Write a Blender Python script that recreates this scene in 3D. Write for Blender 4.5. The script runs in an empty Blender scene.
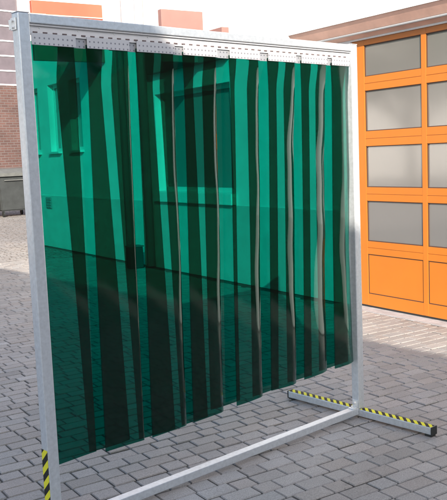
import bpy, bmesh, math, random
from mathutils import Vector, Matrix
R = math.radians
sc = bpy.context.scene
col = sc.collection

# ------------------------------------------------------------------ camera
cam_d = bpy.data.cameras.new('camera'); cam = bpy.data.objects.new('camera', cam_d); col.objects.link(cam)
rt = Vector((0.7375005, -0.67412917, -0.04053247)); up = Vector((0.1091152, 0.05971381, 0.99223391)); fw = Vector((0.66647347, 0.73619571, -0.1175967))
M4 = Matrix((rt, up, -fw)).transposed().to_4x4(); M4.translation = Vector((-1.5406, -2.8051, 1.5315))
cam.matrix_world = M4
cam_d.sensor_fit = 'VERTICAL'; cam_d.sensor_height = 24; cam_d.lens = 24 * 801.44 / 500
cam_d.clip_end = 2000; cam_d.clip_start = .05
sc.camera = cam

# ------------------------------------------------------------------ light
SUN_AZ, SUN_EL = 40, 24          # heading of the light (clockwise from +y), height of the sun
w = bpy.data.worlds.new('World'); sc.world = w; w.use_nodes = True
nt = w.node_tree; bg = nt.nodes['Background']
sky = nt.nodes.new('ShaderNodeTexSky'); sky.sky_type = 'NISHITA'; sky.sun_disc = False
sky.sun_elevation = R(SUN_EL); sky.sun_rotation = R(SUN_AZ + 180); sky.dust_density = 2.0; sky.air_density = 1.0
nt.links.new(sky.outputs[0], bg.inputs[0]); bg.inputs[1].default_value = .15
sd = bpy.data.lights.new('sun', 'SUN'); sd.energy = 3.4; sd.angle = R(.3); sd.color = (1, .90, .78)
sun = bpy.data.objects.new('sun', sd); col.objects.link(sun)
a, e = R(SUN_AZ), R(SUN_EL)
dirv = Vector((math.sin(a) * math.cos(e), math.cos(a) * math.cos(e), -math.sin(e)))
sun.rotation_euler = dirv.to_track_quat('-Z', 'Y').to_euler(); sun.location = (-10, -10, 20)
sc.view_settings.view_transform = 'Standard'; sc.view_settings.look = 'None'
sc.view_settings.exposure = 1.55; sc.view_settings.gamma = 1; sc.view_settings.use_curve_mapping = False
sc.cycles.transparent_max_bounces = 24; sc.cycles.max_bounces = 8; sc.cycles.glossy_bounces = 5

# ------------------------------------------------------------------ materials
def mat(name, base, rough=.6, metal=0.0, noise=None, bump=None, spec=.5):
    """noise=(scale, amount) varies the base colour; bump=(scale, strength)"""
    m = bpy.data.materials.new(name); m.use_nodes = True
    t = m.node_tree; b = t.nodes['Principled BSDF']
    b.inputs['Base Color'].default_value = (*base, 1); b.inputs['Roughness'].default_value = rough
    b.inputs['Metallic'].default_value = metal; b.inputs['Specular IOR Level'].default_value = spec
    tc = t.nodes.new('ShaderNodeTexCoord')
    if noise:
        n = t.nodes.new('ShaderNodeTexNoise'); n.inputs['Scale'].default_value = noise[0]; n.inputs['Detail'].default_value = 6
        n.inputs['Roughness'].default_value = .65
        t.links.new(tc.outputs['Object'], n.inputs['Vector'])
        r = t.nodes.new('ShaderNodeValToRGB')
        r.color_ramp.elements[0].position = .3; r.color_ramp.elements[1].position = .7
        k = noise[1]
        r.color_ramp.elements[0].color = (*[c * (1 - k) for c in base], 1); r.color_ramp.elements[1].color = (*[min(1, c * (1 + k)) for c in base], 1)
        t.links.new(n.outputs['Fac'], r.inputs[0]); t.links.new(r.outputs[0], b.inputs['Base Color'])
    if bump:
        n2 = t.nodes.new('ShaderNodeTexNoise'); n2.inputs['Scale'].default_value = bump[0]; n2.inputs['Detail'].default_value = 5
        t.links.new(tc.outputs['Object'], n2.inputs['Vector'])
        bp = t.nodes.new('ShaderNodeBump'); bp.inputs['Strength'].default_value = bump[1]; bp.inputs['Distance'].default_value = .01
        t.links.new(n2.outputs['Fac'], bp.inputs['Height']); t.links.new(bp.outputs[0], b.inputs['Normal'])
    return m

def metal_mat(name, base, rough, scale=18):
    m = mat(name, base, rough, .5, noise=(scale, .12))
    t = m.node_tree; b = t.nodes['Principled BSDF']; tc = [n for n in t.nodes if n.type == 'TEX_COORD'][0]
    n = t.nodes.new('ShaderNodeTexNoise'); n.inputs['Scale'].default_value = scale * 2.2; n.inputs['Detail'].default_value = 4
    t.links.new(tc.outputs['Object'], n.inputs['Vector'])
    mr = t.nodes.new('ShaderNodeMapRange'); mr.inputs[3].default_value = rough - .1; mr.inputs[4].default_value = rough + .15
    t.links.new(n.outputs['Fac'], mr.inputs[0]); t.links.new(mr.outputs[0], b.inputs['Roughness'])
    v = t.nodes.new('ShaderNodeTexNoise'); v.inputs['Scale'].default_value = 9; v.inputs['Detail'].default_value = 2
    t.links.new(tc.outputs['Object'], v.inputs['Vector'])
    bp = t.nodes.new('ShaderNodeBump'); bp.inputs['Strength'].default_value = .12; bp.inputs['Distance'].default_value = .01
    t.links.new(v.outputs['Fac'], bp.inputs['Height']); t.links.new(bp.outputs[0], b.inputs['Normal'])
    return m

def brick_mat(name, c1, c2, mortar, bw, bh, mort, rough=.85, bump=.4):
    m = bpy.data.materials.new(name); m.use_nodes = True
    t = m.node_tree; b = t.nodes['Principled BSDF']; b.inputs['Roughness'].default_value = rough
    tc = t.nodes.new('ShaderNodeTexCoord'); br = t.nodes.new('ShaderNodeTexBrick')
    br.inputs['Color1'].default_value = (*c1, 1); br.inputs['Color2'].default_value = (*c2, 1); br.inputs['Mortar'].default_value = (*mortar, 1)
    br.inputs['Scale'].default_value = 1; br.inputs['Brick Width'].default_value = bw; br.inputs['Row Height'].default_value = bh
    br.inputs['Mortar Size'].default_value = mort; br.inputs['Mortar Smooth'].default_value = .2; br.inputs['Bias'].default_value = 0
    t.links.new(tc.outputs['UV'], br.inputs['Vector'])
    n = t.nodes.new('ShaderNodeTexNoise'); n.inputs['Scale'].default_value = 1.3; n.inputs['Detail'].default_value = 6
    t.links.new(tc.outputs['Object'], n.inputs['Vector'])
    mx = t.nodes.new('ShaderNodeMix'); mx.data_type = 'RGBA'; mx.blend_type = 'MULTIPLY'; mx.inputs[0].default_value = .6
    r = t.nodes.new('ShaderNodeValToRGB'); r.color_ramp.elements[0].position = .3; r.color_ramp.elements[0].color = (.55, .55, .55, 1); r.color_ramp.elements[1].position = .65
    t.links.new(n.outputs['Fac'], r.inputs[0]); t.links.new(br.outputs['Color'], mx.inputs[6]); t.links.new(r.outputs[0], mx.inputs[7])
    t.links.new(mx.outputs[2], b.inputs['Base Color'])
    bp = t.nodes.new('ShaderNodeBump'); bp.invert = True; bp.inputs['Strength'].default_value = bump; bp.inputs['Distance'].default_value = .008
    t.links.new(br.outputs['Fac'], bp.inputs['Height']); t.links.new(bp.outputs[0], b.inputs['Normal'])
    return m

def paving_mat():
    m = bpy.data.materials.new('paving_concrete'); m.use_nodes = True
    t = m.node_tree; b = t.nodes['Principled BSDF']; b.inputs['Roughness'].default_value = .62; b.inputs['Specular IOR Level'].default_value = .45
    at = t.nodes.new('ShaderNodeAttribute'); at.attribute_name = 'tone'
    tc = t.nodes.new('ShaderNodeTexCoord')
    f = t.nodes.new('ShaderNodeTexNoise'); f.inputs['Scale'].default_value = 160; f.inputs['Detail'].default_value = 4
    g = t.nodes.new('ShaderNodeTexNoise'); g.inputs['Scale'].default_value = 1.1; g.inputs['Detail'].default_value = 7; g.inputs['Roughness'].default_value = .7
    t.links.new(tc.outputs['Object'], f.inputs['Vector']); t.links.new(tc.outputs['Object'], g.inputs['Vector'])
    rf = t.nodes.new('ShaderNodeMapRange'); rf.inputs[1].default_value = .3; rf.inputs[2].default_value = .7; rf.inputs[3].default_value = .74; rf.inputs[4].default_value = 1.22
    rg = t.nodes.new('ShaderNodeMapRange'); rg.inputs[1].default_value = .3; rg.inputs[2].default_value = .7; rg.inputs[3].default_value = .82; rg.inputs[4].default_value = 1.12
    t.links.new(f.outputs['Fac'], rf.inputs[0]); t.links.new(g.outputs['Fac'], rg.inputs[0])
    h = t.nodes.new('ShaderNodeTexNoise'); h.inputs['Scale'].default_value = 7; h.inputs['Detail'].default_value = 5; h.inputs['Roughness'].default_value = .75
    t.links.new(tc.outputs['Object'], h.inputs['Vector'])
    rh = t.nodes.new('ShaderNodeMapRange'); rh.inputs[1].default_value = .60; rh.inputs[2].default_value = .70; rh.inputs[3].default_value = 1.0; rh.inputs[4].default_value = .72
    t.links.new(h.outputs['Fac'], rh.inputs[0])
    m0 = t.nodes.new('ShaderNodeMath'); m0.operation = 'MULTIPLY'; t.links.new(rf.outputs[0], m0.inputs[0]); t.links.new(rh.outputs[0], m0.inputs[1])
    mu = t.nodes.new('ShaderNodeMath'); mu.operation = 'MULTIPLY'; t.links.new(m0.outputs[0], mu.inputs[0]); t.links.new(rg.outputs[0], mu.inputs[1])
    vm = t.nodes.new('ShaderNodeVectorMath'); vm.operation = 'SCALE'; t.links.new(at.outputs['Color'], vm.inputs[0]); t.links.new(mu.outputs[0], vm.inputs['Scale'])
    t.links.new(vm.outputs[0], b.inputs['Base Color'])
    bp = t.nodes.new('ShaderNodeBump'); bp.inputs['Strength'].default_value = .25; bp.inputs['Distance'].default_value = .002
    t.links.new(f.outputs['Fac'], bp.inputs['Height']); t.links.new(bp.outputs[0], b.inputs['Normal'])
    return m

def pvc_mat():
    """tinted clear film: coloured transmission plus a mirror layer that strengthens towards grazing view"""
    m = bpy.data.materials.new('green_welding_pvc'); m.use_nodes = True
    t = m.node_tree; t.nodes.clear(); L = t.links
    out = t.nodes.new('ShaderNodeOutputMaterial')
    tr = t.nodes.new('ShaderNodeBsdfTransparent'); tr.inputs[0].default_value = (.035, .405, .345, 1)     # per face, two faces per strip
    gl = t.nodes.new('ShaderNodeBsdfGlossy'); gl.inputs['Roughness'].default_value = .06; gl.inputs['Color'].default_value = (1, 1, 1, 1)
    ge = t.nodes.new('ShaderNodeNewGeometry'); tc = t.nodes.new('ShaderNodeTexCoord')
    dt = t.nodes.new('ShaderNodeVectorMath'); dt.operation = 'DOT_PRODUCT'
    n = t.nodes.new('ShaderNodeTexNoise'); n.inputs['Scale'].default_value = 1.0; n.inputs['Detail'].default_value = 2
    mp = t.nodes.new('ShaderNodeMapping'); mp.inputs['Scale'].default_value = (6, 6, 2.2)
    L.new(tc.outputs['Object'], mp.inputs[0]); L.new(mp.outputs[0], n.inputs['Vector'])
    bp = t.nodes.new('ShaderNodeBump'); bp.inputs['Strength'].default_value = .12; bp.inputs['Distance'].default_value = .006
    L.new(n.outputs['Fac'], bp.inputs['Height']); L.new(bp.outputs[0], gl.inputs['Normal'])
    L.new(ge.outputs['Normal'], dt.inputs[0]); L.new(ge.outputs['Incoming'], dt.inputs[1])
    ab = t.nodes.new('ShaderNodeMath'); ab.operation = 'ABSOLUTE'; L.new(dt.outputs['Value'], ab.inputs[0])
    su = t.nodes.new('ShaderNodeMath'); su.operation = 'SUBTRACT'; su.inputs[0].default_value = 1; L.new(ab.outputs[0], su.inputs[1])
    po = t.nodes.new('ShaderNodeMath'); po.operation = 'POWER'; po.inputs[1].default_value = 4; L.new(su.outputs[0], po.inputs[0])
    ma = t.nodes.new('ShaderNodeMath'); ma.operation = 'MULTIPLY_ADD'; ma.inputs[1].default_value = .95; ma.inputs[2].default_value = .028; L.new(po.outputs[0], ma.inputs[0])
    mx = t.nodes.new('ShaderNodeMixShader'); L.new(ma.outputs[0], mx.inputs[0]); L.new(tr.outputs[0], mx.inputs[1]); L.new(gl.outputs[0], mx.inputs[2])
    L.new(mx.outputs[0], out.inputs[0])
    return m

def stripe_mat(axis):
    """yellow and black warning tape, diagonal stripes along the given object axis"""
    m = bpy.data.materials.new('warning_tape'); m.use_nodes = True
    t = m.node_tree; L = t.links; b = t.nodes['Principled BSDF']; b.inputs['Roughness'].default_value = .65; b.inputs['Specular IOR Level'].default_value = .25
    tc = t.nodes.new('ShaderNodeTexCoord'); sp = t.nodes.new('ShaderNodeSeparateXYZ'); L.new(tc.outputs['Object'], sp.inputs[0])
    ad = t.nodes.new('ShaderNodeMath'); ad.operation = 'ADD'
    if axis == 'y': L.new(sp.outputs['Y'], ad.inputs[0]); L.new(sp.outputs['X'], ad.inputs[1]); ad.operation = 'SUBTRACT'
    else: L.new(sp.outputs['Z'], ad.inputs[0]); L.new(sp.outputs['Y'], ad.inputs[1])
    mu = t.nodes.new('ShaderNodeMath'); mu.operation = 'MULTIPLY'; mu.inputs[1].default_value = 1 / (.047 if axis == 'y' else .062); L.new(ad.outputs[0], mu.inputs[0])
    fr = t.nodes.new('ShaderNodeMath'); fr.operation = 'FRACT'; L.new(mu.outputs[0], fr.inputs[0])
    gt = t.nodes.new('ShaderNodeMath'); gt.operation = 'GREATER_THAN'; gt.inputs[1].default_value = .5; L.new(fr.outputs[0], gt.inputs[0])
    mx = t.nodes.new('ShaderNodeMix'); mx.data_type = 'RGBA'; L.new(gt.outputs[0], mx.inputs[0])
    mx.inputs[6].default_value = (.62, .58, .03, 1); mx.inputs[7].default_value = (.015, .015, .015, 1)
    L.new(mx.outputs[2], b.inputs['Base Color'])
    return m

def perforated_mat(name, base, metal, rough):
    m = bpy.data.materials.new(name); m.use_nodes = True
    t = m.node_tree; L = t.links; b = t.nodes['Principled BSDF']; b.inputs['Roughness'].default_value = rough; b.inputs['Metallic'].default_value = metal
    tc = t.nodes.new('ShaderNodeTexCoord'); mp = t.nodes.new('ShaderNodeMapping'); mp.inputs['Scale'].default_value = (48, 1, 48)
    L.new(tc.outputs['Object'], mp.inputs[0])
    sp = t.nodes.new('ShaderNodeSeparateXYZ'); L.new(mp.outputs[0], sp.inputs[0])
    sq = []
    for ax in ('X', 'Z'):
        fr = t.nodes.new('ShaderNodeMath'); fr.operation = 'FRACT'; L.new(sp.outputs[ax], fr.inputs[0])
        s = t.nodes.new('ShaderNodeMath'); s.operation = 'SUBTRACT'; s.inputs[1].default_value = .5; L.new(fr.outputs[0], s.inputs[0])
        p = t.nodes.new('ShaderNodeMath'); p.operation = 'MULTIPLY'; L.new(s.outputs[0], p.inputs[0]); L.new(s.outputs[0], p.inputs[1]); sq.append(p)
    ad = t.nodes.new('ShaderNodeMath'); ad.operation = 'ADD'; L.new(sq[0].outputs[0], ad.inputs[0]); L.new(sq[1].outputs[0], ad.inputs[1])
    lt = t.nodes.new('ShaderNodeMath'); lt.operation = 'LESS_THAN'; lt.inputs[1].default_value = .03; L.new(ad.outputs[0], lt.inputs[0])
    mx = t.nodes.new('ShaderNodeMix'); mx.data_type = 'RGBA'; L.new(lt.outputs[0], mx.inputs[0])
    mx.inputs[6].default_value = (*base, 1); mx.inputs[7].default_value = (base[0] * .38, base[1] * .38, base[2] * .42, 1)
    L.new(mx.outputs[2], b.inputs['Base Color'])
    return m

def ribbed_pane_mat():
    m = mat('ribbed_acrylic', (.2, .2, .2), .13, 0, spec=.6); pb = m.node_tree.nodes['Principled BSDF']; pb.inputs['Coat Weight'].default_value = 1; pb.inputs['Coat IOR'].default_value = 1.75; pb.inputs['Coat Roughness'].default_value = .08
    t = m.node_tree; L = t.links; b = t.nodes['Principled BSDF']
    tc = [n for n in t.nodes if n.type == 'TEX_COORD'][0]
    mp = t.nodes.new('ShaderNodeMapping'); L.new(tc.outputs['Object'], mp.inputs[0])
    wv = t.nodes.new('ShaderNodeTexWave'); wv.wave_type = 'BANDS'; wv.bands_direction = 'Y'; wv.inputs['Scale'].default_value = 34; wv.inputs['Distortion'].default_value = 0
    L.new(mp.outputs[0], wv.inputs['Vector'])
    r = t.nodes.new('ShaderNodeValToRGB'); r.color_ramp.elements[0].color = (.135, .13, .122, 1); r.color_ramp.elements[1].color = (.155, .15, .14, 1)
    L.new(wv.outputs['Fac'], r.inputs[0]); L.new(r.outputs[0], b.inputs['Base Color'])
    n = t.nodes.new('ShaderNodeTexNoise'); n.inputs['Scale'].default_value = 3; L.new(tc.outputs['Object'], n.inputs['Vector'])
    bp = t.nodes.new('ShaderNodeBump'); bp.inputs['Strength'].default_value = .1; bp.inputs['Distance'].default_value = .02
    L.new(n.outputs['Fac'], bp.inputs['Height']); L.new(bp.outputs[0], b.inputs['Normal'])
    return m

MT = dict(
    steel=metal_mat('galvanised_steel', (.52, .55, .575), .34, 55),
    bolt=metal_mat('zinc_bolt', (.7, .7, .68), .3, 40),
    slot=mat('slot_shadow_gap', (.10, .07, .07), .6),
    rail=mat('white_rail', (.52, .515, .52), .4, .0, noise=(14, .05)),
    plate=perforated_mat('perforated_zinc_plate', (.44, .435, .445), .2, .38),
    back_plate=perforated_mat('perforated_grey_plate', (.30, .31, .33), .15, .45),
    pvc=pvc_mat(), tape_y=stripe_mat('y'), tape_z=stripe_mat('z'),
    rubber=mat('black_rubber', (.012, .014, .014), .6),
    paving=paving_mat(),
    sand=mat('joint_sand', (.07, .065, .058), .95, noise=(5, .55), bump=(80, .5)),
    concrete=mat('threshold_concrete', (.33, .32, .32), .85, noise=(8, .25), bump=(50, .4)),
    plaster=mat('white_render', (.80, .79, .77), .85, noise=(2, .12), bump=(120, .15)),
    plinth=mat('plinth_render', (.62, .61, .59), .85, noise=(4, .12), bump=(90, .2)),
    orange=mat('orange_lacquer', (.44, .132, .012), .34, noise=(2.2, .05), bump=(6, .03)),
    salmon=mat('orange_board', (.33, .085, .048), .5, noise=(3, .07)),
    palesalmon=mat('faded_orange_board', (.22, .115, .10), .6, noise=(3, .08)),
    soffit=mat('soffit_paint', (.72, .45, .35), .6, noise=(5, .12)),
    gasket=mat('rubber_gasket', (.06, .03, .02), .6),
    pane=ribbed_pane_mat(),
    glass=mat('window_glass', (.26, .27, .27), .06, 0, spec=.8),
    frame=mat('window_frame_white', (.75, .75, .74), .4),
    mauve=mat('mauve_glazing', (.12, .10, .112), .25, noise=(1.5, .2)),
    grille=mat('vent_metal', (.3, .31, .32), .5),
    pipe=mat('weathered_zinc_pipe', (.34, .34, .35), .5, noise=(4, .15)),
    bin=mat('grey_bin_plastic', (.035, .040, .041), .5, noise=(6, .2)),
    binlid=mat('grey_bin_lid', (.10, .105, .10), .5, noise=(6, .2)),
    palebin=mat('pale_bin_plastic', (.42, .40, .42), .5, noise=(6, .1)),
    roof=mat('grey_roofing', (.12, .12, .12), .8, noise=(2, .2)),
    beige=mat('beige_render', (.42, .39, .34), .9, noise=(2, .1), bump=(80, .2)),
    brick=brick_mat('brown_brick', (.115, .06, .05), (.08, .042, .036), (.12, .10, .095), .25, .083, .012),
    fence=mat('added_fence_dark', (.016, .014, .012), .85, noise=(5, .3)),
    bark=mat('bark', (.09, .07, .05), .9, noise=(12, .4), bump=(20, .8)),
    leaf=mat('leaves', (.05, .095, .025), .6, noise=(1.5, .45)),
)

# ------------------------------------------------------------------ helpers
def bx(bm, x0, x1, y0, y1, z0, z1, bev=0.0):
    vs = [bm.verts.new((x, y, z)) for z in (z0, z1) for x, y in ((x0, y0), (x1, y0), (x1, y1), (x0, y1))]
    fs = [bm.faces.new([vs[i] for i in q]) for q in ((3, 2, 1, 0), (4, 5, 6, 7), (0, 1, 5, 4), (1, 2, 6, 5), (2, 3, 7, 6), (3, 0, 4, 7))]
    if bev:
        es = list({e for f in fs for e in f.edges})
        bmesh.ops.bevel(bm, geom=es, offset=bev, segments=2, affect='EDGES', profile=.5)
    return vs

def cyl(bm, p0, p1, r0, r1=None, seg=12):
    r1 = r0 if r1 is None else r1
    p0, p1 = Vector(p0), Vector(p1); d = (p1 - p0)
    q = d.to_track_quat('Z', 'Y')
    A = []; B = []
    for i in range(seg):
        t = 2 * math.pi * i / seg; v = Vector((math.cos(t), math.sin(t), 0))
        A.append(bm.verts.new(p0 + q @ (v * r0))); B.append(bm.verts.new(p1 + q @ (v * r1)))
    for i in range(seg):
        j = (i + 1) % seg; bm.faces.new((A[i], A[j], B[j], B[i]))
    bm.faces.new(A[::-1]); bm.faces.new(B)

def uv_box(bm):
    uv = bm.loops.layers.uv.verify()
    for f in bm.faces:
        n = f.normal
        for l in f.loops:
            c = l.vert.co
            if abs(n.z) > .7: l[uv].uv = (c.x, c.y)
            elif abs(n.y) > abs(n.x): l[uv].uv = (c.x, c.z)
            else: l[uv].uv = (c.y, c.z)

def obj(name, bm, m, parent=None, smooth=False, uv=False):
    bm.normal_update()
    if uv: uv_box(bm)
    me = bpy.data.meshes.new(name); bm.to_mesh(me); bm.free()
    me.materials.append(m)
    if smooth:
        for p in me.polygons: p.use_smooth = True
    o = bpy.data.objects.new(name, me); col.objects.link(o)
    if parent: o.parent = parent
    return o

def B(): return bmesh.new()
def box(name, m, parent, *a, bev=0.0, **k):
    bm = B(); bx(bm, *a, bev=bev); return obj(name, bm, m, parent, **k)

def thing(name, label, cat, loc=(0, 0, 0), rz=0, group=None):
    o = bpy.data.objects.new(name, None); col.objects.link(o); o.location = loc; o.rotation_euler = (0, 0, rz)
    o.empty_display_size = .2; o['label'] = label; o['category'] = cat
    if group: o['group'] = group
    return o
def tag(o, label, cat, group=None):
    o['label'] = label; o['category'] = cat
    if group: o['group'] = group
def struct(o): o['kind'] = 'structure'; return o

# the hall's own frame: local +x runs away from the yard, local +y runs along the facade to the far left
HALL = Vector((4.63313, 1.93113, 0)); HA = R(9)
def hall_pt(n, s, z=0): return Vector((HALL.x + n * math.cos(HA) + s * math.sin(HA), HALL.y - n * math.sin(HA) + s * math.cos(HA), z))

# ------------------------------------------------------------------ ground and paving
g = box('ground', MT['sand'], None, -400, 400, -400, 400, -.5, -.012); struct(g)

def paving():
    rnd = random.Random(4)
    verts = []; faces = []; tones = []
    ca, sa = math.cos(HA), math.sin(HA)
    def to_w(n, s): return (HALL.x + n * ca + s * sa, HALL.y - n * sa + s * ca)
    row_h = .100
    def keep(x, y):
        if not (-7 < y < 27): return False
        dx, dy = x + 1.54, y + 2.8
        d = dx * fw.x + dy * fw.y; l = dx * rt.x + dy * rt.y
        n = math.hypot(fw.x, fw.y); d /= n; l /= math.hypot(rt.x, rt.y)
        return d > .8 and abs(l) < d * .42 + 1.3
    s = -9.0; k = 0
    while s < 30:
        n = -12.0 + rnd.uniform(0, .3); k += 1
        nend = -.13 if s < 9.1 else 9
        drift = 0
        tog = rnd.random() < .5
        while n < nend - .01:
            tog = not tog if rnd.random() < .93 else tog
            ln = .172 if tog else .115
            if n + ln > nend: ln = nend - n
            if ln < .05: break
            cx, cy = to_w(n + ln / 2, s + row_h / 2)
            if keep(cx, cy):
                gap = .0045; b = .0028
                dz = rnd.gauss(0, .0013); tx = rnd.gauss(0, .004); ty = rnd.gauss(0, .004)
                wob = rnd.gauss(0, .0012); wob2 = rnd.gauss(0, .0012)
                far = math.hypot(cx + 1.54, cy + 2.8) > 13
                rings = [(0, -.02), (0, -.006), (b, 0)] if not far else [(0, -.02), (.004, 0)]
                i0 = len(verts)
                for ins, z in rings:
                    for (u, v) in ((0, 0), (1, 0), (1, 1), (0, 1)):
                        nn = n + (gap + ins if u == 0 else ln - gap - ins) + wob
                        ss = s + (gap + ins if v == 0 else row_h - gap - ins) + wob2
                        X, Y = to_w(nn, ss)
                        verts.append((X, Y, z + dz + tx * (nn - n - ln / 2) + ty * (ss - s - row_h / 2)))
                base = rnd.gauss(.25, .016); warm = rnd.gauss(0, .005)
                c = (base + warm + .018, base + .002, base - warm * .6 - .012, 1)
                side_tone = (c[0] * .4, c[1] * .38, c[2] * .36, 1)        # shade put into the side colour so sunlit joint edges stay dark
                for r_ in range(len(rings) - 1):
                    for q in range(4):
                        a_, b_ = i0 + r_ * 4 + q, i0 + r_ * 4 + (q + 1) % 4
                        faces.append((a_, b_, b_ + 4, a_ + 4)); tones.append(side_tone if r_ == 0 else c)
                t0 = i0 + (len(rings) - 1) * 4
                faces.append((t0, t0 + 1, t0 + 2, t0 + 3)); tones.append(c)
            n += ln
        s += row_h
    me = bpy.data.meshes.new('paving'); me.from_pydata(verts, [], faces)
    at = me.color_attributes.new('tone', 'FLOAT_COLOR', 'CORNER')
    buf = []
    for p, c in zip(me.polygons, tones):
        for _ in p.loop_indices: buf.extend(c)
    at.data.foreach_set('color', buf)
    me.materials.append(MT['paving'])
    o = bpy.data.objects.new('paving', me); col.objects.link(o); struct(o)
    # plain continuation of the yard beyond the modelled blocks
    return o
paving()

def yard_far():
    m = brick_mat('paving_far', (.29, .275, .27), (.27, .255, .25), (.10, .095, .095), .172, .100, .006, .8, .2)
    bm = B()
    bx(bm, -60, 60, -60, 80, -.2, -.0085)
    o = obj('yard', bm, m, None, uv=True); o.rotation_euler = (0, 0, -HA); struct(o)
    # lies just under the block tops, above the sand bed
yard_far()
def joint_bed():
    f2 = Vector((fw.x, fw.y, 0)).normalized(); r2 = Vector((rt.x, rt.y, 0)).normalized(); o = Vector((-1.54, -2.8, -.0062))
    bm = B(); vs = [bm.verts.new(o + f2 * d + r2 * l) for d, l in ((.9, -1.6), (.9, 1.6), (23, 10.9), (23, -10.9))]
    bm.faces.new(vs); struct(obj('joint_sand', bm, MT['sand'], None))
joint_bed()

# ------------------------------------------------------------------ welding screen frame
W, H, T = 2.0454, 2.1, .0496
fr = thing('screen_frame', 'galvanised square tube frame on floor feet with yellow and black warning tape', 'frame')
box('post', MT['steel'], fr, 0, T, 0, T, .054, H, bev=.004)
box('post', MT['steel'], fr, W - T, W, 0, T, .054, H, bev=.004)
box('top_bar', MT['steel'], fr, T + .0005, W - T - .0005, .002, T - .002, H - .036, H - .001, bev=.003)
box('bottom_bar', MT['steel'], fr, T + .0005, W - T - .0005, .002, T - .002, .022, .060, bev=.003)
for x0, y0, y1 in ((0, -.72, .33), (W - T, -.475, .555)):
    f = box('foot', MT['steel'], fr, x0 + .001, x0 + T - .001, y0, y1, .012, .052, bev=.003)
    for yc in (y0, y1):
        s = -1 if yc == y0 else 1
        box('end_cap', MT['rubber'], f, x0 - .0005, x0 + T + .0005, min(yc, yc + s * .006), max(yc, yc + s * .006), .009, .0535)
        box('rubber_pad', MT['rubber'], f, x0 + .004, x0 + T - .004, min(yc, yc - s * .04), max(yc, yc - s * .04), 0, .0118)
    for ya, yb in ((y0 + .004, -.003), (T + .003, y1 - .004)):
        box('warning_tape', MT['tape_y'], f, x0 + .004, x0 + T - .004, ya, yb, .0522, .0534)
box('warning_tape', MT['tape_z'], fr, -.0016, -.0003, .003, T - .003, .055, .375)
# corner brackets and bolts where the bars meet the posts
def corner(x, z, sx):
    bm = B()
    bx(bm, min(x, x + sx * .05), max(x, x + sx * .05), -.0035, -.0005, z - .018, z + .016, bev=.001)
    bk = obj('corner_bracket', bm, MT['bolt'], fr)
    for k in (.015, .036):
        bm = B(); cyl(bm, (x + sx * k, -.003, z), (x + sx * k, -.010, z), .0075, .007, 6); obj('bolt', bm, MT['bolt'], bk)
# lower right: angle bracket seen on top of the bottom bar
bm = B(); bx(bm, W - T - .045, W - T - .001, .006, T - .006, .0605, .0645, bev=.001); bx(bm, W - T - .0045, W - T - .0008, .006, T - .006, .0650, .105, bev=.001)
bk = obj('corner_bracket', bm, MT['bolt'], fr)
for p0, p1 in (((W - T - .028, .026, .0645), (W - T - .028, .026, .075)), ((W - T - .0045, .026, .088), (W - T - .016, .026, .088))):
    bm = B(); cyl(bm, p0, p1, .009, .008, 6); obj('bolt', bm, MT['bolt'], bk)
bm = B(); bx(bm, T + .001, T + .045, .006, T - .006, .0605, .0645, bev=.001); bx(bm, T + .0008, T + .0045, .006, T - .006, .0650, .105, bev=.001)
obj('corner_bracket', bm, MT['bolt'], fr)
# upper left: hinge lug bolted to the outside of the post
bm = B(); bx(bm, -.006, -.0005, .012, .048, 2.035, 2.082, bev=.0015); bx(bm, -.006, -.0015, .048, .064, 2.040, 2.077, bev=.001)
lug = obj('hinge_lug', bm, MT['bolt'], fr)
for z in (2.046, 2.070):
    bm = B(); cyl(bm, (-.006, .030, z), (-.013, .030, z), .0065, .006, 6); obj('bolt', bm, MT['bolt'], lug)
for x in (.0, W - T):
    box('post_cap', MT['rail'], fr, x - .0008, x + T + .0008, -.0008, T + .0008, H + .0002, H + .004, bev=.001)

# ------------------------------------------------------------------ strip curtain
cu = thing('strip_curtain', 'dark green transparent plastic strip curtain hanging in the metal frame', 'curtain')
rail = box('hanging_rail', MT['rail'], cu, T + .001, W - T - .001, .0185, .0245, 2.0215, 2.0635, bev=.001)
bm = B(); bx(bm, T + .001, W - T - .001, .010, .0183, 2.0565, 2.0633); obj('rail_lip', bm, MT['rail'], rail)
rnd = random.Random(11)
x = T + .02; bm = B(); bm2 = B()
while x < W - T - .03:
    bx(bm, x, x + .019, .0150, .0183, 2.0300, 2.0350)          # slot edges
    x += .0437
x = T + .05
while x < W - T - .03:
    cyl(bm2, (x, .0183, 2.049), (x, .0155, 2.049), .0025, .0022, 8); x += .175
obj('rail_slot', bm, MT['slot'], rail).__setitem__('kind', 'stuff'); obj('rivet', bm2, MT['bolt'], rail).__setitem__('kind', 'stuff')

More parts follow.
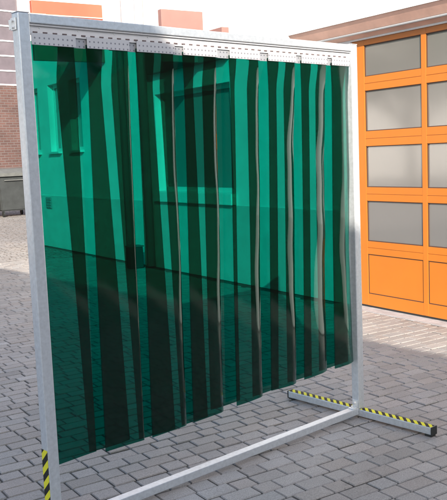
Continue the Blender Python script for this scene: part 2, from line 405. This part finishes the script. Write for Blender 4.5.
def strip(x0, x1, x0b, x1b, zb, y0, bend, bw, seed, back):
    """one 200 mm strip with real thickness: flat at the hanger, its right hand edge turning backwards in a band bw wide"""
    r = random.Random(seed); nx, nz = 40, 44; zt = 1.998
    ph = r.uniform(0, 6.28); ph2 = r.uniform(0, 6.28); cw = (x1 - x0)
    th = .0022; bm = B(); F = []; K = []
    for j in range(nz + 1):
        tz = j / nz; z = zt - (zt - zb) * tz
        ramp = min(1, (zt - z) / .16); ramp = ramp * ramp * (3 - 2 * ramp)
        arc = R(3.0) * ramp * (1 + .4 * math.sin(ph2 + z * 2.3))
        wv = bw * (1 + .20 * math.sin(ph + z * 4.3) + .12 * math.sin(ph2 + z * 9.0) + .05 * math.sin(ph + z * 23)) * (.35 + .65 * min(1, (zt - z) / .45) ** .7)
        if tz > .7: wv *= 1 - .35 * (tz - .7) / .3
        de = bend * ramp * (1 + .10 * math.sin(ph2 + z * 5.1))
        f = max(0, (1.85 - z) / (1.85 - zb)); xa = x0 + (x0b - x0) * f; xb = x1 + (x1b - x1) * f; cw = xb - xa
        fr_ = []; bk_ = []; yy = 0; px = 0
        for i in range(nx + 1):
            u = i / nx
            u = 1 - (1 - u) ** 1.35                       # finer towards the bent edge
            xx = cw * u
            if i:
                um = (xx + px) / 2
                t = 0
                if wv > 1e-4:
                    t = min(1, max(0, (um - (cw - wv)) / (wv * .75))); t = t ** .6
                ang = arc * (2 * um / cw - 1) + (de - arc) * t
                yy += (xx - px) * math.tan(ang)
            px = xx
            X = xa + xx
            Y = y0 + yy + ((.022 + .010 * tz) * ramp if back else -.002 * ramp) + .002 * ramp * math.sin(ph2 + 3.1 * z)
            zz = z + .003 * math.sin(ph + u * 2.5) * tz
            fr_.append(bm.verts.new((X, Y, zz))); bk_.append(bm.verts.new((X, Y + th, zz)))
        F.append(fr_); K.append(bk_)
    for j in range(nz):
        for i in range(nx):
            bm.faces.new((F[j][i], F[j][i + 1], F[j + 1][i + 1], F[j + 1][i])[::-1])
            bm.faces.new((K[j][i], K[j][i + 1], K[j + 1][i + 1], K[j + 1][i]))
        bm.faces.new((F[j][0], F[j + 1][0], K[j + 1][0], K[j][0])[::-1]); bm.faces.new((F[j][nx], F[j + 1][nx], K[j + 1][nx], K[j][nx]))
    for i in range(nx):
        bm.faces.new((F[nz][i], F[nz][i + 1], K[nz][i + 1], K[nz][i])[::-1]); bm.faces.new((F[0][i], F[0][i + 1], K[0][i + 1], K[0][i]))
    bmesh.ops.recalc_face_normals(bm, faces=bm.faces[:])
    me_edges = [e for e in bm.edges if len(e.link_faces) == 2 and e.calc_face_angle(0) > 1.0]
    for e in me_edges: e.smooth = False
    return obj('curtain_strip', bm, MT['pvc'], cu, smooth=True)

front = [(.054, .249, .056, .237, .302, 8, .0), (.306, .513, .283, .492, .286, 28, .012), (.555, .760, .537, .743, .283, 27, .030), (.813, 1.014, .779, .978, .290, 26, .034),
         (1.097, 1.293, 1.059, 1.247, .304, 23, .044), (1.356, 1.554, 1.306, 1.504, .318, 21, .066), (1.600, 1.799, 1.559, 1.757, .326, 19.5, .105), (1.840, 1.990, 1.808, 1.985, .332, 19, .090)]
backs = [(.181, .393, .232, .444, .290), (.444, .663, .493, .701, .272), (.702, .895, .744, .907, .273), (.950, 1.156, .927, 1.123, .306), (1.243, 1.449, 1.214, 1.406, .302), (1.501, 1.693, 1.475, 1.668, .314), (1.749, 1.975, 1.726, 1.978, .326)]
for i, (x0, x1, x0b, x1b, zb, deg, bw) in enumerate(front):
    strip(x0, x1, x0b, x1b, zb, .0165, R(deg), bw, 20 + i, False)
    px1 = min(x1 + .008, W - T - .003)
    box('hanger_plate', MT['plate'], cu, x0 + .004, px1, .0115, .0140, 1.984, 2.0285, bev=.0006)
for i, (x0, x1, x0b, x1b, zb) in enumerate(backs):
    strip(x0, x1, x0b, x1b, zb, .0265, 0, 0, 50 + i, True)
    box('hanger_plate', MT['back_plate'], cu, x0 - .02, min(x1 - .002, W - T - .003), .0247, .0262, 1.983, 2.0560, bev=.0006)

# ------------------------------------------------------------------ garage hall (white rendered, orange sectional door)
hall = thing('garage_hall', 'white rendered hall with orange sectional door and reddish canopies', 'building', HALL, -HA)
S0, S1, HH = -3.7, 9.25, 6.2
D0, D1, DT = -1.500, .20, 2.55           # door opening along the facade
wx0, wx1, wz0, wz1 = 2.28, 4.12, 1.075, 2.385   # big window
sw = [(8.50, 8.97), (7.54, 8.01), (6.60, 7.07)]
# wall pieces between the openings, butted end to end
cuts = [S0, D0, D1, wx0, wx1] + sum([[a_, b_] for a_, b_ in sw[::-1]], []) + [S1]
bm = B()
def wallbit(s0, s1, z0, z1): bx(bm, 0, .35, s0, s1, z0, z1)
PL = .93
opens = [(D0, D1, 0, DT), (wx0, wx1, wz0, wz1)] + [(a_, b_, 1.71, 2.87) for a_, b_ in sw[::-1]]
cur = S0
for s0, s1, z0, z1 in opens:
    wallbit(cur, s0, PL, HH)
    if z0 > PL: wallbit(s0, s1, PL, z0)
    wallbit(s0, s1, z1, HH); cur = s1
wallbit(cur, S1, PL, HH)
bx(bm, .35, 14, S0, S1, 0, HH - .3)
obj('wall', bm, MT['plaster'], hall)
bm = B(); bx(bm, -.012, .35, S0, D0, 0, PL); bx(bm, -.012, .35, D1, S1, 0, PL); obj('plinth', bm, MT['plinth'], hall)
box('roof', MT['roof'], hall, -.35, 14.3, S0 - .3, S1 + .3, HH, HH + .25)

# the sectional door
dn = .02
bm = B()
cols = []
c = D1 - .045
edges = [D1 - .045]
pitch = .765; st = .055
colspans = []
hi = .055
for k in range(2):
    a0 = hi - .015 - k * pitch; b0 = a0 - (pitch - st); colspans.append((b0, a0))
rows = [(.135, .525), (.65, 1.04), (1.17, 1.56), (1.70, 2.08), (2.21, 2.50)]
# stiles
prev = D1 - .002
for (b0, a0) in colspans:
    bx(bm, dn, dn + .05, a0, prev, .022, DT - .002, bev=.002); prev = b0
bx(bm, dn, dn + .05, D0 + .002, prev, .022, DT - .002, bev=.002)
for (b0, a0) in colspans:
    z = .022
    for (z0, z1) in rows + [(DT - .002, None)]:
        if z1 is None:
            bx(bm, dn + .0015, dn + .05, b0, a0, z, z0)
        else:
            if z > .1:       # rail with the fold between two sections
                mid = (z + z0) / 2
                bx(bm, dn + .0015, dn + .05, b0, a0, z, mid - .002); bx(bm, dn + .0015, dn + .05, b0, a0, mid + .002, z0)
                bx(bm, dn + .006, dn + .05, b0, a0, mid - .002, mid + .002)
            else: bx(bm, dn + .0015, dn + .05, b0, a0, z, z0)
            z = z1
door = obj('garage_door', bm, MT['orange'], hall)
for (b0, a0) in colspans:
    for ri, (z0, z1) in enumerate(rows):
        g_ = .008
        bm = B()
        for q in ((b0, b0 + g_, z0, z1), (a0 - g_, a0, z0, z1), (b0 + g_, a0 - g_, z0, z0 + g_), (b0 + g_, a0 - g_, z1 - g_, z1)):
            bx(bm, dn + .008, dn + .04, q[0], q[1], q[2], q[3])
        obj('gasket', bm, MT['gasket'], door)
        if ri == 0: box('door_panel', MT['orange'], door, dn + .012, dn + .04, b0 + g_, a0 - g_, z0 + g_, z1 - g_)
        else:
            box('pane', MT['pane'], door, dn + .018, dn + .04, b0 + g_, a0 - g_, z0 + g_, z1 - g_)
box('bottom_seal', MT['rubber'], door, dn + .004, dn + .045, D0 + .002, D1 - .002, .004, .0218)
th = box('door_threshold', MT['concrete'], None, -.13, .3, D0 - .2, D1 + .2, -.03, .003); th.parent = None
th.location = HALL; th.rotation_euler = (0, 0, -HA); struct(th)

# canopy over the door: underside rises outwards
bm = B()
prof = [(-.002, 2.565), (-.08, 2.612), (-.09, 2.612), (-.17, 2.70), (-.17, 2.78), (-.002, 2.78)]
s0, s1 = -1.8, .93
va = [bm.verts.new((n_, s0, z)) for n_, z in prof]; vb = [bm.verts.new((n_, s1, z)) for n_, z in prof]
bm.faces.new(va[::-1]); bm.faces.new(vb)
for i in range(len(prof)):
    j = (i + 1) % len(prof); bm.faces.new((va[i], va[j], vb[j], vb[i]))
bmesh.ops.recalc_face_normals(bm, faces=bm.faces[:])
cn = obj('canopy', bm, MT['soffit'], hall)
box('canopy_fascia', MT['plaster'], cn, -.182, -.1715, s0 - .01, s1 + .01, 2.705, 2.79)
bm = B(); cyl(bm, (-.085, s0, 2.600), (-.085, s1, 2.600), .011, seg=8); obj('canopy_rod', bm, MT['grille'], cn)

# projecting boards at right angles to the facade
b1 = box('projecting_board', MT['salmon'], hall, -1.10, -.005, 5.60, 5.68, 2.99, 3.83, bev=.004)
bm = B(); bx(bm, -1.30, -.9, 5.585, 5.5985, 3.63, 3.645); bx(bm, -.9, .0, 5.585, 5.5985, 3.625, 3.64); obj('board_rail', bm, MT['soffit'], b1)
b2 = box('projecting_board', MT['palesalmon'], hall, -.58, -.005, 2.80, 2.88, 2.66, 3.265, bev=.004)
# shutter box over the big window
box('shutter_box', MT['palesalmon'], hall, -.10, -.003, 2.25, 4.15, 2.655, 3.0, bev=.003)

def window(s0, s1, z0, z1, mull):
    bm = B(); f_ = .055
    for q in ((s0, s0 + f_, z0, z1), (s1 - f_, s1, z0, z1), (s0 + f_, s1 - f_, z0, z0 + f_), (s0 + f_, s1 - f_, z1 - f_, z1)):
        bx(bm, .10, .16, *q)
    for m_ in mull: bx(bm, .103, .157, m_ - .025, m_ + .025, z0 + f_, z1 - f_)
    wn = obj('window', bm, MT['frame'], hall)
    box('pane', MT['glass'], wn, .12, .135, s0 + f_, s1 - f_, z0 + f_, z1 - f_)
    return wn
wn = window(wx0, wx1, wz0, wz1, [])
box('sill', MT['plaster'], wn, -.07, -.0005, wx0 - .04, wx1 + .04, .935, 1.07, bev=.004)
for a_, b_ in sw:
    wn = window(a_, b_, 1.71, 2.87, [])
    box('sill', MT['frame'], wn, -.07, .099, a_ - .03, b_ + .03, 1.672, 1.708, bev=.003)
# vent grille, downpipes
bm = B(); bx(bm, -.03, -.013, 8.10, 8.36, .70, .90)
for k in range(4): bx(bm, -.042, -.0305, 8.12, 8.34, .715 + k * .047, .745 + k * .047)
obj('vent_grille', bm, MT['grille'], hall)
for s_, r_ in ((4.29, .06), (4.93, .05)):
    bm = B(); cyl(bm, (-.09, s_, .02), (-.09, s_, HH - .02), r_, seg=20); obj('downpipe', bm, MT['pipe'], hall, smooth=True)

# dark utility cabinet at the foot of the wall (seen through the strips)
p = hall_pt(-.28, 4.42)
cab = thing('utility_cabinet', 'small dark cabinet against the white hall wall, seen through the green strips', 'cabinet', p, -HA)
box('body', MT['bin'], cab, -.10, .10, -.08, .08, 0, .30, bev=.01)
box('lid', MT['binlid'], cab, -.11, .11, -.09, .09, .301, .32, bev=.004)

# ------------------------------------------------------------------ brick building at the far left
bb = thing('brick_building', 'brown brick building with tall mauve window behind the waste containers', 'building', (0, 22, 0))
bm = B(); X0, X1, Z0, Z1 = 8.6, 12.28, 4.12, 7.9
bx(bm, -6, X0, 0, .4, 0, 10); bx(bm, X1, 24, 0, .4, 0, 10); bx(bm, X0, X1, 0, .4, 0, Z0); bx(bm, X0, X1, 0, .4, Z1, 10); bx(bm, -6, 24, .4, 12, 0, 9.8)
obj('wall', bm, MT['brick'], bb, uv=True)
box('roof', MT['roof'], bb, -6.4, 24.4, -.4, 12.4, 10, 10.3)
bm = B()
bx(bm, X0, X0 + .1, .05, .13, Z0, Z1); bx(bm, X1 - .13, X1, -.02, .13, Z0, Z1)
for z in (4.12,): bx(bm, X0 + .1, X1 - .13, .05, .13, z, z + .05)
for k in range(1, 8): bx(bm, X0 + .1, X1 - .13, .06, .12, 4.12 + k * .488 - .022, 4.12 + k * .488 + .022)
for xx in (9.8, 11.0): bx(bm, xx - .02, xx + .02, .062, .118, Z0 + .05, Z1)
wn = obj('window', bm, MT['frame'], bb)
box('pane', MT['mauve'], wn, X0 + .1, X1 - .13, .085, .1, Z0 + .05, Z1 - .001)

def container(loc, rz, m, ml, label, wd=1.25):
    t = thing('waste_container', label, 'container', loc, rz)
    bm = B(); h0, h1 = .16, 1.08
    for (wx, dy, z) in ((.50, .36, h0), (.50 + .1, .44, h1)):
        pass
    lo = [bm.verts.new((sx * wd * .42, sy * .36, h0)) for sx, sy in ((-1, -1), (1, -1), (1, 1), (-1, 1))]
    hi_ = [bm.verts.new((sx * wd * .5, sy * .47, h1)) for sx, sy in ((-1, -1), (1, -1), (1, 1), (-1, 1))]
    bm.faces.new(lo[::-1]); bm.faces.new(hi_)
    for i in range(4):
        j = (i + 1) % 4; bm.faces.new((lo[i], lo[j], hi_[j], hi_[i]))
    bmesh.ops.bevel(bm, geom=bm.edges[:], offset=.03, segments=2, affect='EDGES')
    obj('body', bm, m, t)
    bm = B()
    n = 8; A = []
    for i in range(n + 1):
        y = -.52 + 1.04 * i / n; z = 1.10 + .2 * math.sin(math.pi * (.12 + .8 * i / n))
        A.append([bm.verts.new((sx * wd * .53, y, z)) for sx in (-1, 1)] + [bm.verts.new((sx * wd * .53, y, 1.085)) for sx in (-1, 1)])
    for i in range(n):
        a_, b_ = A[i], A[i + 1]
        bm.faces.new((a_[0], a_[1], b_[1], b_[0])); bm.faces.new((a_[2], b_[2], b_[3], a_[3])); bm.faces.new((a_[0], b_[0], b_[2], a_[2])); bm.faces.new((a_[1], a_[3], b_[3], b_[1]))
    bm.faces.new((A[0][0], A[0][2], A[0][3], A[0][1])); bm.faces.new((A[n][0], A[n][1], A[n][3], A[n][2]))
    bmesh.ops.recalc_face_normals(bm, faces=bm.faces[:])
    obj('lid', bm, ml, t)
    for sx in (-1, 1):
        for sy in (-1, 1):
            bm = B(); cyl(bm, (sx * wd * .36 - .02, sy * .3, .08), (sx * wd * .36 + .02, sy * .3, .08), .08, seg=16); obj('wheel', bm, MT['rubber'], t)
    bm = B(); cyl(bm, (-wd * .35, -.50, .98), (wd * .35, -.50, .98), .016, seg=8); obj('handle', bm, ml, t)
    t.scale = (1, 1, 1.08)
    return t
container((9.78, 18.9, 0), R(-6), MT['bin'], MT['binlid'], 'dark grey wheeled waste container with lid by the brick wall', 1.1)
container((8.62, 18.95, 0), R(4), MT['palebin'], MT['binlid'], 'pale wheeled container at the left edge beside the dark one', 1.0)

# ------------------------------------------------------------------ the rest of the yard, behind and beside the camera, plus objects added for reflections
# its roof edge throws the line of shade that runs along the yard in front of the hall
OB = (-6.25, -4.0); OBH = 7.0
op = thing('opposite_building', 'long beige building across the yard behind the camera', 'building', (OB[0], OB[1], 0), -R(3))
bm = B(); bx(bm, -9, 0, -40, 0, 0, OBH); obj('wall', bm, MT['beige'], op)
box('roof', MT['roof'], op, -9.0, -.002, -39.998, -.002, OBH + .001, OBH + .05)
for k in range(10):
    for z in (.9, 3.7):
        y = -38 + k * 3.6
        f = box('window', MT['frame'], op, .001, .05, y, y + 1.6, z, z + 1.5)
        box('pane', MT['glass'], f, .0505, .056, y + .08, y + 1.52, z + .08, z + 1.42)
wh = thing('added_house', 'added white house, unseen, a bright reflection for the door panes', 'building', (-17, 30, 0), R(14))  # added out of view so the door panes have something bright to reflect
bm = B(); bx(bm, -8, 8, 0, 8, 0, 7.5); obj('wall', bm, MT['plaster'], wh)
bm = B()
for y0 in (0,):
    v = [bm.verts.new(c_) for c_ in ((-8.4, -.4, 7.5), (8.4, -.4, 7.5), (8.4, 8.4, 7.5), (-8.4, 8.4, 7.5), (-8.4, 4, 10.4), (8.4, 4, 10.4))]
    for q in ((0, 1, 5, 4), (2, 3, 4, 5), (0, 4, 3), (1, 2, 5), (0, 3, 2, 1)): bm.faces.new([v[i] for i in q])
obj('roof', bm, MT['roof'], wh)

def fence():  # added out of view: near-black surface that keeps the curtain's reflections dark
    L_ = 9.0
    t = thing('added_fence', 'added dark fence past the end of the hall, unseen, darkens the strip reflections', 'fence', hall_pt(.2, -3.72), -HA)
    for k in range(5): box('post', MT['fence'], t, -.06, .06, -.06 - k * 2.2, .06 - k * 2.2, 0, 2.9, bev=.004)
    bm = B(); r = random.Random(3); y = 0
    while y > -L_ + .1:
        bx(bm, -.085, -.0615, y - .148, y - .002, .03, 2.85 + r.uniform(-.006, .006)); y -= .15
    obj('board_panel', bm, MT['fence'], t)
    for z in (.5, 2.3): box('rail', MT['fence'], t, -.0605, .02, -L_ + .07, -.07, z, z + .1)
fence()

def tree(loc, h, cr, label, seed, leaves=5000, tf=.38):
    r = random.Random(seed); t = thing('broadleaf_tree', label, 'tree', loc, 0, 'trees around the yard')
    bm = B(); th_ = h * tf; cyl(bm, (0, 0, 0), (.05, .03, th_), .16, .11, 10)
    tips = []
    for i in range(9):
        an = i * 2.4; L_ = cr * r.uniform(.5, .85); e_ = Vector((math.cos(an) * L_, math.sin(an) * L_, th_ + (h - th_) * r.uniform(.25, .8)))
        cyl(bm, (.05, .03, th_ * r.uniform(.75, 1)), e_, .06, .02, 6); tips.append(e_)
    cyl(bm, (.05, .03, th_), (0, 0, h * .9), .1, .02, 8); tips.append(Vector((0, 0, h * .85)))
    obj('trunk', bm, MT['bark'], t)
    bm = B()
    cl = [(tp + Vector((r.uniform(-.3, .3), r.uniform(-.3, .3), r.uniform(-.2, .4))), cr * r.uniform(.3, .5)) for tp in tips for _ in range(3)]
    for k in range(leaves):
        c_, rad = r.choice(cl)
        d = Vector((r.gauss(0, 1), r.gauss(0, 1), r.gauss(0, 1))).normalized() * rad * r.random() ** .4
        d.z *= .8; P_ = c_ + d
        u_ = Vector((r.gauss(0, 1), r.gauss(0, 1), r.gauss(0, 1))).normalized(); v_ = u_.orthogonal().normalized(); s = r.uniform(.05, .10) * (cr / 2)
        bm.faces.new([bm.verts.new(P_ + q) for q in (u_ * s, v_ * s * .6, -u_ * s, -v_ * s * .6)])
    obj('crown', bm, MT['leaf'], t)
for k, (x_, y_, h, cr, lb) in enumerate([
        (3.2, -11.5, 4.6, 1.6, 'leafy tree south of the yard, nearest the beige building'), (5.8, -10.2, 5.4, 1.9, 'tallest leafy tree of the row south of the hall'),
        (8.2, -8.6, 4.8, 1.7, 'leafy tree behind the corner of the hall'), (1.0, -13.5, 5.0, 1.8, 'leafy tree far down the yard by the beige facade'),
        (10.5, -6.8, 5.2, 1.8, 'leafy tree beside the end wall of the hall'), (-5.6, 14.6, 5.6, 2.2, 'lone tree at the northern end of the yard')]):
    tree((x_, y_, 0), h, cr, lb, 70 + k)
